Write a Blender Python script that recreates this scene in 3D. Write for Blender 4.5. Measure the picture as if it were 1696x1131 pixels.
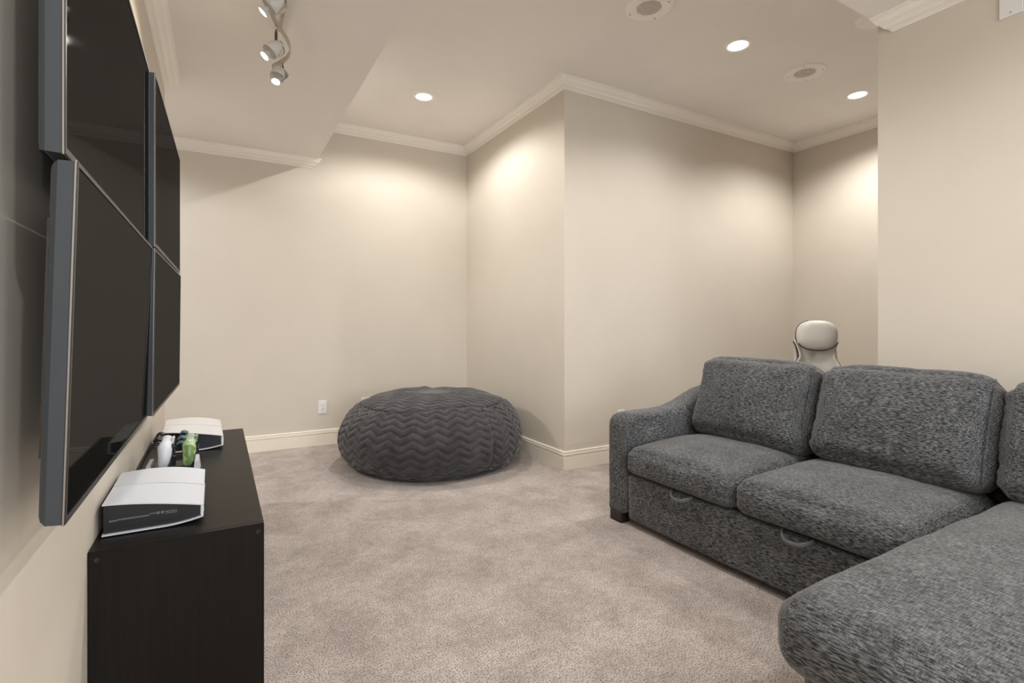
import bpy, bmesh, math, random
from mathutils import Vector, Matrix, noise
for o in list(bpy.data.objects): bpy.data.objects.remove(o)
SC = bpy.context.scene
COL = SC.collection
PI = math.pi

# ------------------------------------------------------------------ camera
CAM_H = 1.05
YAW = math.atan2(484, 850)
cd = bpy.data.cameras.new('camera'); cam = bpy.data.objects.new('camera', cd); COL.objects.link(cam)
cam.location = (0, 0, CAM_H); cam.rotation_euler = (PI/2, 0, -YAW)
cd.sensor_width = 36; cd.lens = 36*850/1696; cd.shift_y = -25.5/1696; cd.clip_start = .02
SC.camera = cam
# ------------------------------------------------------------------ world and exposure
w = bpy.data.worlds.new('world'); SC.world = w; w.use_nodes = True
w.node_tree.nodes['Background'].inputs[0].default_value = (.5, .6, .75, 1)
w.node_tree.nodes['Background'].inputs[1].default_value = .6
SC.view_settings.view_transform = 'Standard'; SC.view_settings.look = 'None'
SC.view_settings.gamma = 1; SC.view_settings.use_curve_mapping = False
SC.view_settings.exposure = 0.60
# ------------------------------------------------------------------ main lights
ZH, ZS = 2.855, 2.505          # high ceiling, soffit underside
WARM = (1, .972, .94)
NEUT = (.98, .99, 1)
def spot(loc, power, ang=166, blend=.22, col=WARM, size=.022, aim=(0, 0, -1), name='lamp_light'):
    l = bpy.data.lights.new(name, 'SPOT'); l.energy = power; l.spot_size = math.radians(ang); l.spot_blend = blend
    l.color = col; l.shadow_soft_size = size
    o = bpy.data.objects.new(name, l); COL.objects.link(o); o.location = loc
    o.rotation_euler = Vector(aim).to_track_quat('-Z', 'Y').to_euler(); return o
def area(loc, sx, sy, power, aim, col=(1, 1, 1), name='area_light'):
    l = bpy.data.lights.new(name, 'AREA'); l.shape = 'RECTANGLE'; l.size = sx; l.size_y = sy; l.energy = power; l.color = col
    o = bpy.data.objects.new(name, l); COL.objects.link(o); o.location = loc
    o.rotation_euler = Vector(aim).to_track_quat('-Z', 'Z').to_euler(); return o
HIGH_LIGHTS = [(2.894, 2.149), (1.395, 3.852), (4.325, 2.147), (1.395, 2.149)]
LOW_FILL_LIGHTS = [(.35, -.5), (1.55, -.5), (.35, -2.1), (1.55, -2.1), (-1.6, 4.2), (-1.6, 2.6)]  # unseen fill lights, added behind the camera and left of the television wall
P_HIGH, P_LOW_FILL, P_WIN_FILL, P_TRACK = 46, 40, 42, 7
for (x, y), k, an, bl in zip(HIGH_LIGHTS, (.70, 1.0, 1.3, 1.0), (150, 160, 150, 150), (.6, .38, .6, .6)): spot((x, y, ZH-.012), P_HIGH*k, an, bl)
for (x, y), k in zip(LOW_FILL_LIGHTS, (.8, .68, .85, .85, 2.0, .7)): spot((x, y, ZS-.012), P_LOW_FILL*k, col=NEUT)
area((1.2, -2.93, 1.45), 2.2, 1.3, P_WIN_FILL, (0, 1, -.05), (.93, .97, 1), 'window_daylight')  # soft fill from behind, set at an added rear window

# ------------------------------------------------------------------ materials
def nt(name):
    m = bpy.data.materials.new(name); m.use_nodes = True
    n = m.node_tree; b = n.nodes['Principled BSDF']; return m, n, b
def N(n, t, **k):
    x = n.nodes.new(t)
    for a, v in k.items():
        if a in x.inputs: x.inputs[a].default_value = v
        else: setattr(x, a, v)
    return x
def plain(name, col, rough=.5, metal=0, spec=.5, coat=0, bump=None, emit=None):
    m, n, b = nt(name)
    b.inputs['Base Color'].default_value = (*col, 1); b.inputs['Roughness'].default_value = rough
    b.inputs['Metallic'].default_value = metal; b.inputs['Specular IOR Level'].default_value = spec
    b.inputs['Coat Weight'].default_value = coat
    if emit:
        b.inputs['Emission Color'].default_value = (*emit[:3], 1); b.inputs['Emission Strength'].default_value = emit[3]
    tc = N(n, 'ShaderNodeTexCoord')
    nz = N(n, 'ShaderNodeTexNoise', Scale=(bump[0] if bump else 60.), Detail=3.)
    n.links.new(tc.outputs['Object'], nz.inputs['Vector'])
    bp = N(n, 'ShaderNodeBump', Strength=(bump[1] if bump else .03), Distance=(bump[2] if bump else .0005))
    n.links.new(nz.outputs['Fac'], bp.inputs['Height']); n.links.new(bp.outputs['Normal'], b.inputs['Normal'])
    # a little tonal variation
    mx = N(n, 'ShaderNodeMix', data_type='RGBA')
    nz2 = N(n, 'ShaderNodeTexNoise', Scale=3., Detail=2.)
    n.links.new(tc.outputs['Object'], nz2.inputs['Vector']); n.links.new(nz2.outputs['Fac'], mx.inputs[0])
    mx.inputs[6].default_value = (*[c*.96 for c in col], 1); mx.inputs[7].default_value = (*[min(1, c*1.04) for c in col], 1)
    n.links.new(mx.outputs[2], b.inputs['Base Color'])
    return m
M = {}
M['wall'] = plain('wall_paint', (.66, .605, .525), .75, spec=.25, bump=(180, .12, .001))
M['ceil'] = plain('ceiling_paint', (.90, .862, .815), .8, spec=.2, bump=(120, .1, .001))
M['trim'] = plain('trim_paint', (.86, .80, .69), .42, spec=.4)
M['crown'] = plain('crown_paint', (.93, .89, .82), .45, spec=.4)
M['white_plastic'] = plain('white_plastic', (.80, .80, .80), .35)
M['vent_white'] = plain('speaker_white', (.95, .925, .88), .5)
M['console_white'] = plain('console_white', (.66, .695, .765), .38)
M['console_gloss'] = plain('console_gloss', (.78, .80, .84), .12, coat=.3)
M['black_plastic'] = plain('black_plastic', (.012, .013, .016), .38)
M['black_gloss'] = plain('black_gloss', (.01, .011, .014), .12)
M['rubber'] = plain('rubber', (.015, .015, .015), .6)
M['tv_frame'] = plain('tv_frame', (.035, .043, .052), .42)
M['tv_edge'] = plain('tv_edge', (.35, .34, .32), .25, metal=.9)
M['nickel'] = plain('brushed_nickel', (.52, .48, .43), .32, metal=.9)
M['dark_metal'] = plain('dark_metal', (.12, .10, .08), .4, metal=.8)
M['frost'] = plain('frosted_shade', (.62, .60, .57), .4)
M['print'] = plain('grey_print', (.30, .30, .31), .6)
M['chair_white'] = plain('chair_vinyl', (.66, .63, .59), .42)
M['chair_trim'] = plain('chair_piping', (.03, .018, .015), .5)
M['foot'] = plain('sofa_foot', (.02, .012, .009), .4)
M['green'] = None
M['dark'] = plain('dark_slot', (.01, .01, .01), .8)
M['glow'] = plain('lamp_glow', (1, .9, .75), .5, emit=(1, .90, .76, 14))
M['glow_track'] = plain('bulb_glow', (1, .95, .85), .5, emit=(1, .94, .84, 6))

def wood():
    m, n, b = nt('black_brown_wood')
    b.inputs['IOR'].default_value = 1.4
    tc = N(n, 'ShaderNodeTexCoord'); mp = N(n, 'ShaderNodeMapping'); mp.inputs['Scale'].default_value = (90, 3, 3)
    nz = N(n, 'ShaderNodeTexNoise', Scale=2., Detail=6.)
    n.links.new(tc.outputs['Object'], mp.inputs[0]); n.links.new(mp.outputs[0], nz.inputs['Vector'])
    cr = N(n, 'ShaderNodeValToRGB'); cr.color_ramp.elements[0].color = (.0085, .0070, .0062, 1); cr.color_ramp.elements[1].color = (.0120, .0098, .0083, 1)
    cr.color_ramp.elements[0].position = .35; cr.color_ramp.elements[1].position = .7
    n.links.new(nz.outputs['Fac'], cr.inputs[0]); n.links.new(cr.outputs[0], b.inputs['Base Color'])
    b.inputs['Roughness'].default_value = .38; b.inputs['Specular IOR Level'].default_value = .22
    bp = N(n, 'ShaderNodeBump', Strength=.15, Distance=.0004); n.links.new(nz.outputs['Fac'], bp.inputs['Height']); n.links.new(bp.outputs[0], b.inputs['Normal'])
    return m
M['wood'] = wood()
def screen():
    m, n, b = nt('anti_glare_screen')
    n.nodes.remove(b); b = N(n, 'ShaderNodeBsdfDiffuse', Color=(.006, .006, .006, 1))
    g = N(n, 'ShaderNodeBsdfGlossy'); g.inputs['Roughness'].default_value = .035
    mx = N(n, 'ShaderNodeMixShader'); mx.inputs[0].default_value = .075
    out = n.nodes['Material Output']
    n.links.new(b.outputs[0], mx.inputs[1]); n.links.new(g.outputs[0], mx.inputs[2]); n.links.new(mx.outputs[0], out.inputs[0])
    return m
M['screen'] = screen()
def carpet():
    m, n, b = nt('taupe_carpet')
    tc = N(n, 'ShaderNodeTexCoord')
    big = N(n, 'ShaderNodeTexNoise', Scale=4.2, Detail=7., Roughness=.66, Distortion=.35)
    mid = N(n, 'ShaderNodeTexNoise', Scale=34., Detail=3.)
    fin = N(n, 'ShaderNodeTexNoise', Scale=190., Detail=3., Roughness=.75)
    for x in (big, mid, fin): n.links.new(tc.outputs['Object'], x.inputs['Vector'])
    c1 = N(n, 'ShaderNodeValToRGB'); e = c1.color_ramp.elements
    e[0].position = .38; e[0].color = (.425, .362, .328, 1); e[1].position = .62; e[1].color = (.600, .522, .482, 1)
    n.links.new(big.outputs['Fac'], c1.inputs[0])
    c2 = N(n, 'ShaderNodeValToRGB'); e = c2.color_ramp.elements
    e[0].position = .40; e[0].color = (.26, .24, .22, 1); e[1].position = .53; e[1].color = (1.14, 1.13, 1.12, 1)
    n.links.new(fin.outputs['Fac'], c2.inputs[0])
    c3 = N(n, 'ShaderNodeMapRange'); c3.inputs['From Min'].default_value = .3; c3.inputs['From Max'].default_value = .7
    c3.inputs['To Min'].default_value = .86; c3.inputs['To Max'].default_value = 1.1
    n.links.new(mid.outputs['Fac'], c3.inputs['Value'])
    m1 = N(n, 'ShaderNodeMix', data_type='RGBA', blend_type='MULTIPLY'); m1.inputs[0].default_value = 1
    n.links.new(c1.outputs[0], m1.inputs[6]); n.links.new(c2.outputs[0], m1.inputs[7])
    m2 = N(n, 'ShaderNodeMix', data_type='RGBA', blend_type='MULTIPLY'); m2.inputs[0].default_value = 1
    n.links.new(m1.outputs[2], m2.inputs[6]); n.links.new(c3.outputs[0], m2.inputs[7])
    n.links.new(m2.outputs[2], b.inputs['Base Color'])
    b.inputs['Roughness'].default_value = .95; b.inputs['Specular IOR Level'].default_value = .05
    b.inputs['Sheen Weight'].default_value = .25; b.inputs['Sheen Roughness'].default_value = .6
    bp = N(n, 'ShaderNodeBump', Strength=.8, Distance=.006); n.links.new(fin.outputs['Fac'], bp.inputs['Height'])
    bp2 = N(n, 'ShaderNodeBump', Strength=.35, Distance=.02); n.links.new(big.outputs['Fac'], bp2.inputs['Height'])
    n.links.new(bp2.outputs[0], bp.inputs['Normal']); n.links.new(bp.outputs[0], b.inputs['Normal'])
    return m
M['carpet'] = carpet()
def chenille():
    m, n, b = nt('grey_chenille')
    tc = N(n, 'ShaderNodeTexCoord'); geo = N(n, 'ShaderNodeNewGeometry')
    def dash(scale):
        mp = N(n, 'ShaderNodeMapping'); mp.inputs['Scale'].default_value = scale
        nz = N(n, 'ShaderNodeTexNoise', Scale=1., Detail=1.3, Roughness=.55)
        n.links.new(tc.outputs['Object'], mp.inputs[0]); n.links.new(mp.outputs[0], nz.inputs['Vector']); return nz
    a = dash((370, 56, 370)); c = dash((56, 370, 370))
    sep = N(n, 'ShaderNodeSeparateXYZ'); n.links.new(geo.outputs['Normal'], sep.inputs[0])
    ab = N(n, 'ShaderNodeMath', operation='ABSOLUTE'); n.links.new(sep.outputs['Y'], ab.inputs[0])
    gt = N(n, 'ShaderNodeMapRange'); gt.inputs['From Min'].default_value = .5; gt.inputs['From Max'].default_value = .8
    n.links.new(ab.outputs[0], gt.inputs['Value'])
    # on tops the weave crosses both ways
    az = N(n, 'ShaderNodeMath', operation='MULTIPLY'); n.links.new(sep.outputs['Z'], az.inputs[0]); az.inputs[1].default_value = .42
    mxv = N(n, 'ShaderNodeMath', operation='MAXIMUM'); n.links.new(gt.outputs[0], mxv.inputs[0]); n.links.new(az.outputs[0], mxv.inputs[1])
    mx = N(n, 'ShaderNodeMix', data_type='FLOAT'); n.links.new(mxv.outputs[0], mx.inputs[0])
    n.links.new(a.outputs['Fac'], mx.inputs[2]); n.links.new(c.outputs['Fac'], mx.inputs[3])
    cr = N(n, 'ShaderNodeValToRGB'); e = cr.color_ramp.elements
    e[0].position = .34; e[0].color = (.019, .021, .0245, 1); e[1].position = .67; e[1].color = (.200, .201, .205, 1)
    x = cr.color_ramp.elements.new(.50); x.color = (.086, .089, .095, 1)
    # blending two weaves flattens the contrast: stretch it back
    gain = N(n, 'ShaderNodeMapRange', clamp=False); gain.inputs['From Min'].default_value = 0; gain.inputs['From Max'].default_value = 1
    gain.inputs['To Min'].default_value = -.10; gain.inputs['To Max'].default_value = 1.12
    n.links.new(mx.outputs[0], gain.inputs['Value']); n.links.new(gain.outputs[0], cr.inputs[0])
    big = N(n, 'ShaderNodeTexNoise', Scale=9., Detail=3.); n.links.new(tc.outputs['Object'], big.inputs['Vector'])
    mr = N(n, 'ShaderNodeMapRange'); mr.inputs['From Min'].default_value = .3; mr.inputs['From Max'].default_value = .7
    mr.inputs['To Min'].default_value = .78; mr.inputs['To Max'].default_value = 1.10; n.links.new(big.outputs['Fac'], mr.inputs['Value'])
    ml = N(n, 'ShaderNodeMix', data_type='RGBA', blend_type='MULTIPLY'); ml.inputs[0].default_value = 1
    n.links.new(cr.outputs[0], ml.inputs[6]); n.links.new(mr.outputs[0], ml.inputs[7])
    n.links.new(ml.outputs[2], b.inputs['Base Color'])
    b.inputs['Roughness'].default_value = .9; b.inputs['Specular IOR Level'].default_value = .1
    b.inputs['Sheen Weight'].default_value = .22; b.inputs['Sheen Roughness'].default_value = .45
    b.inputs['Sheen Tint'].default_value = (1, .99, .97, 1)
    bp = N(n, 'ShaderNodeBump', Strength=.55, Distance=.002); n.links.new(mx.outputs[0], bp.inputs['Height']); n.links.new(bp.outputs[0], b.inputs['Normal'])
    return m
M['chenille'] = chenille()
def plush():
    m, n, b = nt('grey_plush')
    tc = N(n, 'ShaderNodeTexCoord')
    f = N(n, 'ShaderNodeTexNoise', Scale=260., Detail=3.); g = N(n, 'ShaderNodeTexNoise', Scale=14., Detail=4.)
    for x in (f, g): n.links.new(tc.outputs['Object'], x.inputs['Vector'])
    ad = N(n, 'ShaderNodeMath', operation='MULTIPLY_ADD'); ad.inputs[1].default_value = .5
    n.links.new(f.outputs['Fac'], ad.inputs[0]); 
    hf = N(n, 'ShaderNodeMath', operation='MULTIPLY'); hf.inputs[1].default_value = .5; n.links.new(g.outputs['Fac'], hf.inputs[0]); n.links.new(hf.outputs[0], ad.inputs[2])
    cr = N(n, 'ShaderNodeValToRGB'); e = cr.color_ramp.elements
    e[0].position = .36; e[0].color = (.036, .035, .037, 1); e[1].position = .64; e[1].color = (.088, .084, .087, 1)
    n.links.new(ad.outputs[0], cr.inputs[0]); n.links.new(cr.outputs[0], b.inputs['Base Color'])
    b.inputs['Roughness'].default_value = .9; b.inputs['Specular IOR Level'].default_value = .1
    b.inputs['Sheen Weight'].default_value = .35; b.inputs['Sheen Roughness'].default_value = .4
    bp = N(n, 'ShaderNodeBump', Strength=.5, Distance=.003); n.links.new(f.outputs['Fac'], bp.inputs['Height']); n.links.new(bp.outputs[0], b.inputs['Normal'])
    return m
M['plush'] = plush()
def camo():
    m, n, b = nt('green_controller_shell')
    tc = N(n, 'ShaderNodeTexCoord'); nz = N(n, 'ShaderNodeTexNoise', Scale=26., Detail=1.)
    n.links.new(tc.outputs['Object'], nz.inputs['Vector'])
    cr = N(n, 'ShaderNodeValToRGB'); e = cr.color_ramp.elements
    e[0].position = .42; e[0].color = (.30, .42, .44, 1); e[1].position = .56; e[1].color = (.16, .27, .09, 1)
    x = e.new(.49); x.color = (.48, .62, .22, 1)
    n.links.new(nz.outputs['Fac'], cr.inputs[0]); n.links.new(cr.outputs[0], b.inputs['Base Color']); b.inputs['Roughness'].default_value = .25
    return m
M['green'] = camo()
def mesh_grille():
    m, n, b = nt('speaker_grille')
    tc = N(n, 'ShaderNodeTexCoord'); v = N(n, 'ShaderNodeTexVoronoi', Scale=170.); n.links.new(tc.outputs['Object'], v.inputs['Vector'])
    cr = N(n, 'ShaderNodeValToRGB'); e = cr.color_ramp.elements; e[0].position = .2; e[0].color = (.22, .20, .18, 1); e[1].position = .5; e[1].color = (.62, .58, .52, 1)
    n.links.new(v.outputs['Distance'], cr.inputs[0]); n.links.new(cr.outputs[0], b.inputs['Base Color']); return m
M['grille'] = mesh_grille()
def glass():
    m, n, b = nt('window_glass'); b.inputs['Transmission Weight'].default_value = 1; b.inputs['Roughness'].default_value = 0; b.inputs['IOR'].default_value = 1.45
    return m
M['glass'] = glass()

# ------------------------------------------------------------------ helpers
def link(name, bm, mat, parent=None, smooth=False, loc=None):
    """bm in the frame of its parent (or world when loc is None and no parent)"""
    me = bpy.data.meshes.new(name); bmesh.ops.recalc_face_normals(bm, faces=bm.faces); bm.to_mesh(me); bm.free()
    me.materials.append(M[mat] if isinstance(mat, str) else mat)
    if smooth:
        for p in me.polygons: p.use_smooth = True
        if smooth != True:
            try: me.set_sharp_from_angle(angle=math.radians(smooth))
            except Exception: pass
    o = bpy.data.objects.new(name, me); COL.objects.link(o)
    if parent: o.parent = parent
    if loc: o.location = loc
    return o
def thing(name, label, cat, loc=(0, 0, 0), mat=None, group=None):
    o = bpy.data.objects.new(name, None); COL.objects.link(o); o.empty_display_size = .05
    if mat is not None: o.matrix_world = mat
    else: o.location = loc
    o['label'] = label; o['category'] = cat
    if group: o['group'] = group
    return o
def struct(o): o['kind'] = 'structure'; return o
def NB(): return bmesh.new()
def box(bm, x0, x1, y0, y1, z0, z1, bev=0, seg=2):
    r = bmesh.ops.create_cube(bm, size=1); vs = r['verts']
    for v in vs: v.co = Vector(((x0+x1)/2+v.co.x*(x1-x0), (y0+y1)/2+v.co.y*(y1-y0), (z0+z1)/2+v.co.z*(z1-z0)))
    if bev:
        es = list({e for v in vs for e in v.link_edges})
        bmesh.ops.bevel(bm, geom=es, offset=bev, segments=seg, affect='EDGES', profile=.5)
    return bm
def cyl(bm, a, b, r, r2=None, seg=20, caps=True):
    a, b = Vector(a), Vector(b); d = b-a; q = d.to_track_quat('Z', 'Y')
    m = Matrix.Translation((a+b)/2) @ q.to_matrix().to_4x4()
    bmesh.ops.create_cone(bm, cap_ends=caps, segments=seg, radius1=r, radius2=r if r2 is None else r2, depth=d.length, matrix=m); return bm
def lathe(bm, prof, c=(0, 0, 0), seg=40, axis=(0, 0, 1)):
    q = Vector(axis).to_track_quat('Z', 'Y').to_matrix(); c = Vector(c); rows = []
    for r, z in prof:
        if r < 1e-6: rows.append([bm.verts.new(c+q @ Vector((0, 0, z)))])
        else: rows.append([bm.verts.new(c+q @ Vector((r*math.cos(2*PI*k/seg), r*math.sin(2*PI*k/seg), z))) for k in range(seg)])
    for A, B in zip(rows, rows[1:]):
        for k in range(seg):
            l = (k+1) % seg
            if len(A) == 1 and len(B) == 1: continue
            if len(A) == 1: bm.faces.new((A[0], B[k], B[l]))
            elif len(B) == 1: bm.faces.new((A[k], A[l], B[0]))
            else: bm.faces.new((A[k], A[l], B[l], B[k]))
    return bm
def tube(bm, pts, r, seg=10, flat=None):
    """swept tube along pts (smooth Catmull-Rom); r number or list"""
    P = [Vector(p) for p in pts]; Q = []; R = []
    rr = r if isinstance(r, (list, tuple)) else [r]*len(P)
    for i in range(len(P)-1):
        p0 = P[max(i-1, 0)]; p1 = P[i]; p2 = P[i+1]; p3 = P[min(i+2, len(P)-1)]
        for k in range(6):
            t = k/6; Q.append(.5*((2*p1)+(p2-p0)*t+(2*p0-5*p1+4*p2-p3)*t*t+(3*p1-p0-3*p2+p3)*t**3)); R.append(rr[i]*(1-t)+rr[i+1]*t)
    Q.append(P[-1]); R.append(rr[-1]); rings = []
    for i, q in enumerate(Q):
        d = (Q[min(i+1, len(Q)-1)]-Q[max(i-1, 0)]).normalized()
        up = Vector((0, 0, 1)) if abs(d.z) < .95 else Vector((1, 0, 0))
        s = d.cross(up).normalized(); u = s.cross(d).normalized()
        fs, fu = flat if flat else (1, 1)
        rings.append([bm.verts.new(q+s*R[i]*fs*math.cos(2*PI*k/seg)+u*R[i]*fu*math.sin(2*PI*k/seg)) for k in range(seg)])
    for A, B in zip(rings, rings[1:]):
        for k in range(seg): bm.faces.new((A[k], A[(k+1) % seg], B[(k+1) % seg], B[k]))
    bm.faces.new(rings[0][::-1]); bm.faces.new(rings[-1]); return bm
def sweep(bm, path, prof, side=1, end0=0, end1=0):
    """profile (out, z) swept along a polyline in plan with mitred corners. out is to the side*left of travel.
    end0/end1 shift the end by k*out along the travel direction (mitre cuts)."""
    P = [Vector((*p, 0)) for p in path]; n = len(P); rows = []
    for i in range(n):
        dirs = []
        if i > 0: dirs.append((P[i]-P[i-1]).normalized())
        if i < n-1: dirs.append((P[i+1]-P[i]).normalized())
        nor = [Vector((-d.y, d.x, 0))*side for d in dirs]
        if len(nor) == 2: m = (nor[0]+nor[1]); m = m/(m.dot(nor[0]))
        else:
            m = nor[0].copy()
            if i == 0: m += dirs[0]*end0
            if i == n-1: m += dirs[0]*end1
        rows.append([bm.verts.new(Vector((P[i].x+m.x*o, P[i].y+m.y*o, z))) for o, z in prof])
    for A, B in zip(rows, rows[1:]):
        for k in range(len(prof)):
            l = (k+1) % len(prof); bm.faces.new((A[k], A[l], B[l], B[k]))
    bm.faces.new(rows[0]); bm.faces.new(rows[-1][::-1]); return bm
def extrude_poly(bm, pts, vec):
    a = [bm.verts.new(p) for p in pts]; b = [bm.verts.new(Vector(p)+Vector(vec)) for p in pts]
    bm.faces.new(a[::-1]); bm.faces.new(b)
    for i in range(len(a)):
        j = (i+1) % len(a); bm.faces.new((a[i], a[j], b[j], b[i]))
    return bm
def cushion(half, r, cuts=20, puff=(0, 0, 0), wob=.006, seed=0, pe=.6, fine=.0015):
    """rounded box with puffed faces, centre at origin"""
    bm = NB(); bmesh.ops.create_cube(bm, size=2)
    bmesh.ops.subdivide_edges(bm, edges=bm.edges[:], cuts=cuts, use_grid_fill=True)
    hx, hy, hz = half; H = Vector(half); off = Vector((seed*7.3, seed*3.1, seed*1.7))
    for v in bm.verts:
        p = v.co.copy()
        # push samples toward the edges
        p = Vector([math.copysign(abs(c)**.75, c) for c in p])
        q = Vector((p.x*hx, p.y*hy, p.z*hz))
        i = Vector([max(-(H[k]-r), min(H[k]-r, q[k])) for k in range(3)])
        d = q-i
        d = d.normalized() if d.length > 1e-9 else d
        s = i+d*r; nn = d
        fx = (1-p.x**2); fy = (1-p.y**2); fz = (1-p.z**2)
        s.x += math.copysign(puff[0]*max(0, fy)**pe*max(0, fz)**pe, p.x)*abs(d.x)
        s.y += math.copysign(puff[1]*fx**.6*fz**.6, p.y)*abs(d.y)
        s.z += math.copysign(puff[2]*fx**.6*fy**.6, p.z)*abs(d.z)
        k = noise.noise((s+off)*5)*wob + noise.noise((s+off)*17)*fine*1.6
        v.co = s+nn*k
    return bm

# ------------------------------------------------------------------ the room
XW, YW = -.28, 3.60            # television wall plane and where it ends
YA, XB, YD, XC = 4.782, 2.191, 3.073, 4.983
XR, YR = 2.752, 1.275          # right wall plane, its far edge (also the far edge of the right soffit)
XS = .745                      # edge of the left soffit
X0, Y0 = -2.6, -3.0            # far left and rear of the room, out of frame
b = box(NB(), X0-.1, XC+.1, Y0-.1, YA+.1, -.1, 0); struct(link('floor', b, 'carpet'))
def wallbox(name, *a): return struct(link(name, box(NB(), *a), 'wall'))
wallbox('wall_back', X0-.1, XB, YA, YA+.12, 0, ZH)
# chimney-breast like block: its side wall and its front wall
wallbox('wall_alcove', XB, XB+.12, YD+.12, YA+.12, 0, ZH)
wallbox('wall_front', XB, XC+.12, YD, YD+.12, 0, ZH)
wallbox('wall_far_right', XC, XC+.12, Y0, YD, 0, ZH)
wallbox('wall_right', XR, XR+.14, Y0, YR, 0, ZS)
wallbox('wall_left', XW-.14, XW, Y0, YW, 0, ZS)
wallbox('wall_far_left', X0-.12, X0, Y0, YA, 0, ZS)
# rear wall, with an opening for the added window
bm = NB(); wx0, wx1, wz0, wz1 = .0, 2.4, .75, 2.15
box(bm, X0, wx0, Y0-.12, Y0, 0, ZS); box(bm, wx1, XC, Y0-.12, Y0, 0, ZS); box(bm, wx0, wx1, Y0-.12, Y0, 0, wz0); box(bm, wx0, wx1, Y0-.12, Y0, wz1, ZS)
struct(link('wall_rear', bm, 'wall'))
win = struct(link('window_1', box(box(box(box(box(NB(), wx0, wx1, Y0-.09, Y0-.03, wz0, wz0+.05), wx0, wx1, Y0-.09, Y0-.03, wz1-.05, wz1), wx0, wx0+.05, Y0-.09, Y0-.03, wz0, wz1), wx1-.05, wx1, Y0-.09, Y0-.03, wz0, wz1), 1.18, 1.22, Y0-.09, Y0-.03, wz0, wz1), 'white_plastic'))  # unseen window, added to account for the fill from the rear
link('pane', box(NB(), wx0+.05, 1.18, Y0-.065, Y0-.06, wz0+.05, wz1-.05), 'glass', win)
link('pane', box(NB(), 1.22, wx1-.05, Y0-.065, Y0-.06, wz0+.05, wz1-.05), 'glass', win)
# ceilings: high tray, two lowered soffits
struct(link('ceiling', box(NB(), XS, XC+.12, YR, YA+.12, ZH, ZH+.1), 'ceil'))
struct(link('ceiling_left_soffit', box(NB(), X0-.1, XS, Y0-.1, YA, ZS, ZH+.1), 'ceil'))
struct(link('ceiling_right_soffit', box(NB(), XS, XC+.1, Y0-.1, YR, ZS, ZH+.1), 'ceil'))

def crown_prof(zc):
    pr = [(0, 0), (.078, 0), (.078, .0095), (.071, .011), (.0700, .0165), (.0665, .018), (.0635, .026), (.057, .0335), (.047, .039), (.0385, .0455), (.0325, .0535), (.0245, .058), (.0165, .0595), (.015, .064), (.009, .0665), (.0065, .072), (0, .073)]
    return [(o, zc-d) for o, d in pr]
def base_prof():
    return [(0, 0), (.019, 0), (.019, .094), (.0115, .0965), (.0110, .1015), (.0190, .104), (.0180, .118), (.0085, .1205), (.0080, .1245), (.0145, .1265), (.011, .1325), (0, .134)]
def trim(name, path, prof, side, mat, **k): return struct(link(name, sweep(NB(), path, prof, side, **k), mat))
e = .0
trim('trim_1', [(XS, YA), (XB, YA), (XB, YD), (XC, YD), (XC, YR)], crown_prof(ZH), -1, 'crown')
trim('trim_2', [(X0, YA), (XS-.045, YA)], crown_prof(ZS), -1, 'crown', end1=.9)
trim('trim_3', [(XW, Y0), (XW, YW)], crown_prof(ZS), -1, 'crown', end1=.6)
trim('trim_4', [(XR, Y0), (XR, YR-.066)], crown_prof(ZS), 1, 'crown', end1=.85)
trim('baseboard_back', [(X0, YA), (XB, YA), (XB, YD), (XC, YD), (XC, Y0)], base_prof(), -1, 'trim')
trim('baseboard_left', [(XW, Y0), (XW, YW), (XW-.14, YW)], base_prof(), -1, 'trim')
trim('baseboard_right', [(XR, Y0), (XR, YR), (XR+.14, YR)], base_prof(), 1, 'trim')

# ------------------------------------------------------------------ lights in the ceiling
def downlight(x, y, z, label, r=.072, glow=True):
    t = thing('recessed_light', label, 'ceiling light', (x, y, z), group=None)
    link('trim_ring', lathe(NB(), [(r*.80, .000), (r*.83, -.004), (r, -.006), (r*1.20, -.0045), (r*1.26, 0)], seg=48), 'vent_white', t, True)
    link('lens', lathe(NB(), [(0, -.0035), (r*.55, -.0035), (r*.81, -.002), (r*.81, 0)], seg=48), 'glow' if glow else 'vent_white', t, True)
    return t
labs = ['round recessed ceiling light nearest the middle, between the two round speaker grilles',
        'round recessed ceiling light above the beanbag, left of the wall corner',
        'small round recessed ceiling light at far right, beside the right wall edge',
        'round recessed ceiling light of the high ceiling, above the top edge of the picture']
for (x, y), l in zip(HIGH_LIGHTS, labs): downlight(x, y, ZH, l)
labs = ['recessed light in the low ceiling, close behind the camera on the left', 'recessed light in the low ceiling, close behind the camera on the right',
        'recessed light in the low ceiling by the rear window, left one', 'recessed light in the low ceiling by the rear window, right one',
        'far recessed light in the low ceiling left of the television wall', 'nearer recessed light in the low ceiling left of the television wall']
for (x, y), l in zip(LOW_FILL_LIGHTS, labs): downlight(x, y, ZS, l, .06)  # fixtures built for the added fill lights
def speaker(x, y, label, rot):
    t = thing('ceiling_speaker', label, 'speaker', (x, y, ZH), group='round speakers in the high ceiling')
    link('cover_plate', lathe(NB(), [(.068, -.004), (.075, -.007), (.12, -.007), (.135, -.005), (.138, 0)], seg=56), 'vent_white', t, True)
    link('grille', lathe(NB(), [(0, -.011), (.035, -.010), (.06, -.0075), (.070, -.004)], seg=48), 'grille', t, True)
    for k in range(4):
        a = rot+k*PI/2
        link('screw', cyl(NB(), (.112*math.cos(a), .112*math.sin(a), -.006), (.112*math.cos(a), .112*math.sin(a), -.0085), .0035, seg=10), 'dark', t)
    for k in range(4):
        a = rot+PI/4+k*PI/2
        link('rivet', cyl(NB(), (.080*math.cos(a), .080*math.sin(a), -.006), (.080*math.cos(a), .080*math.sin(a), -.0078), .0016, seg=8), 'dark', t)
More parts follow.
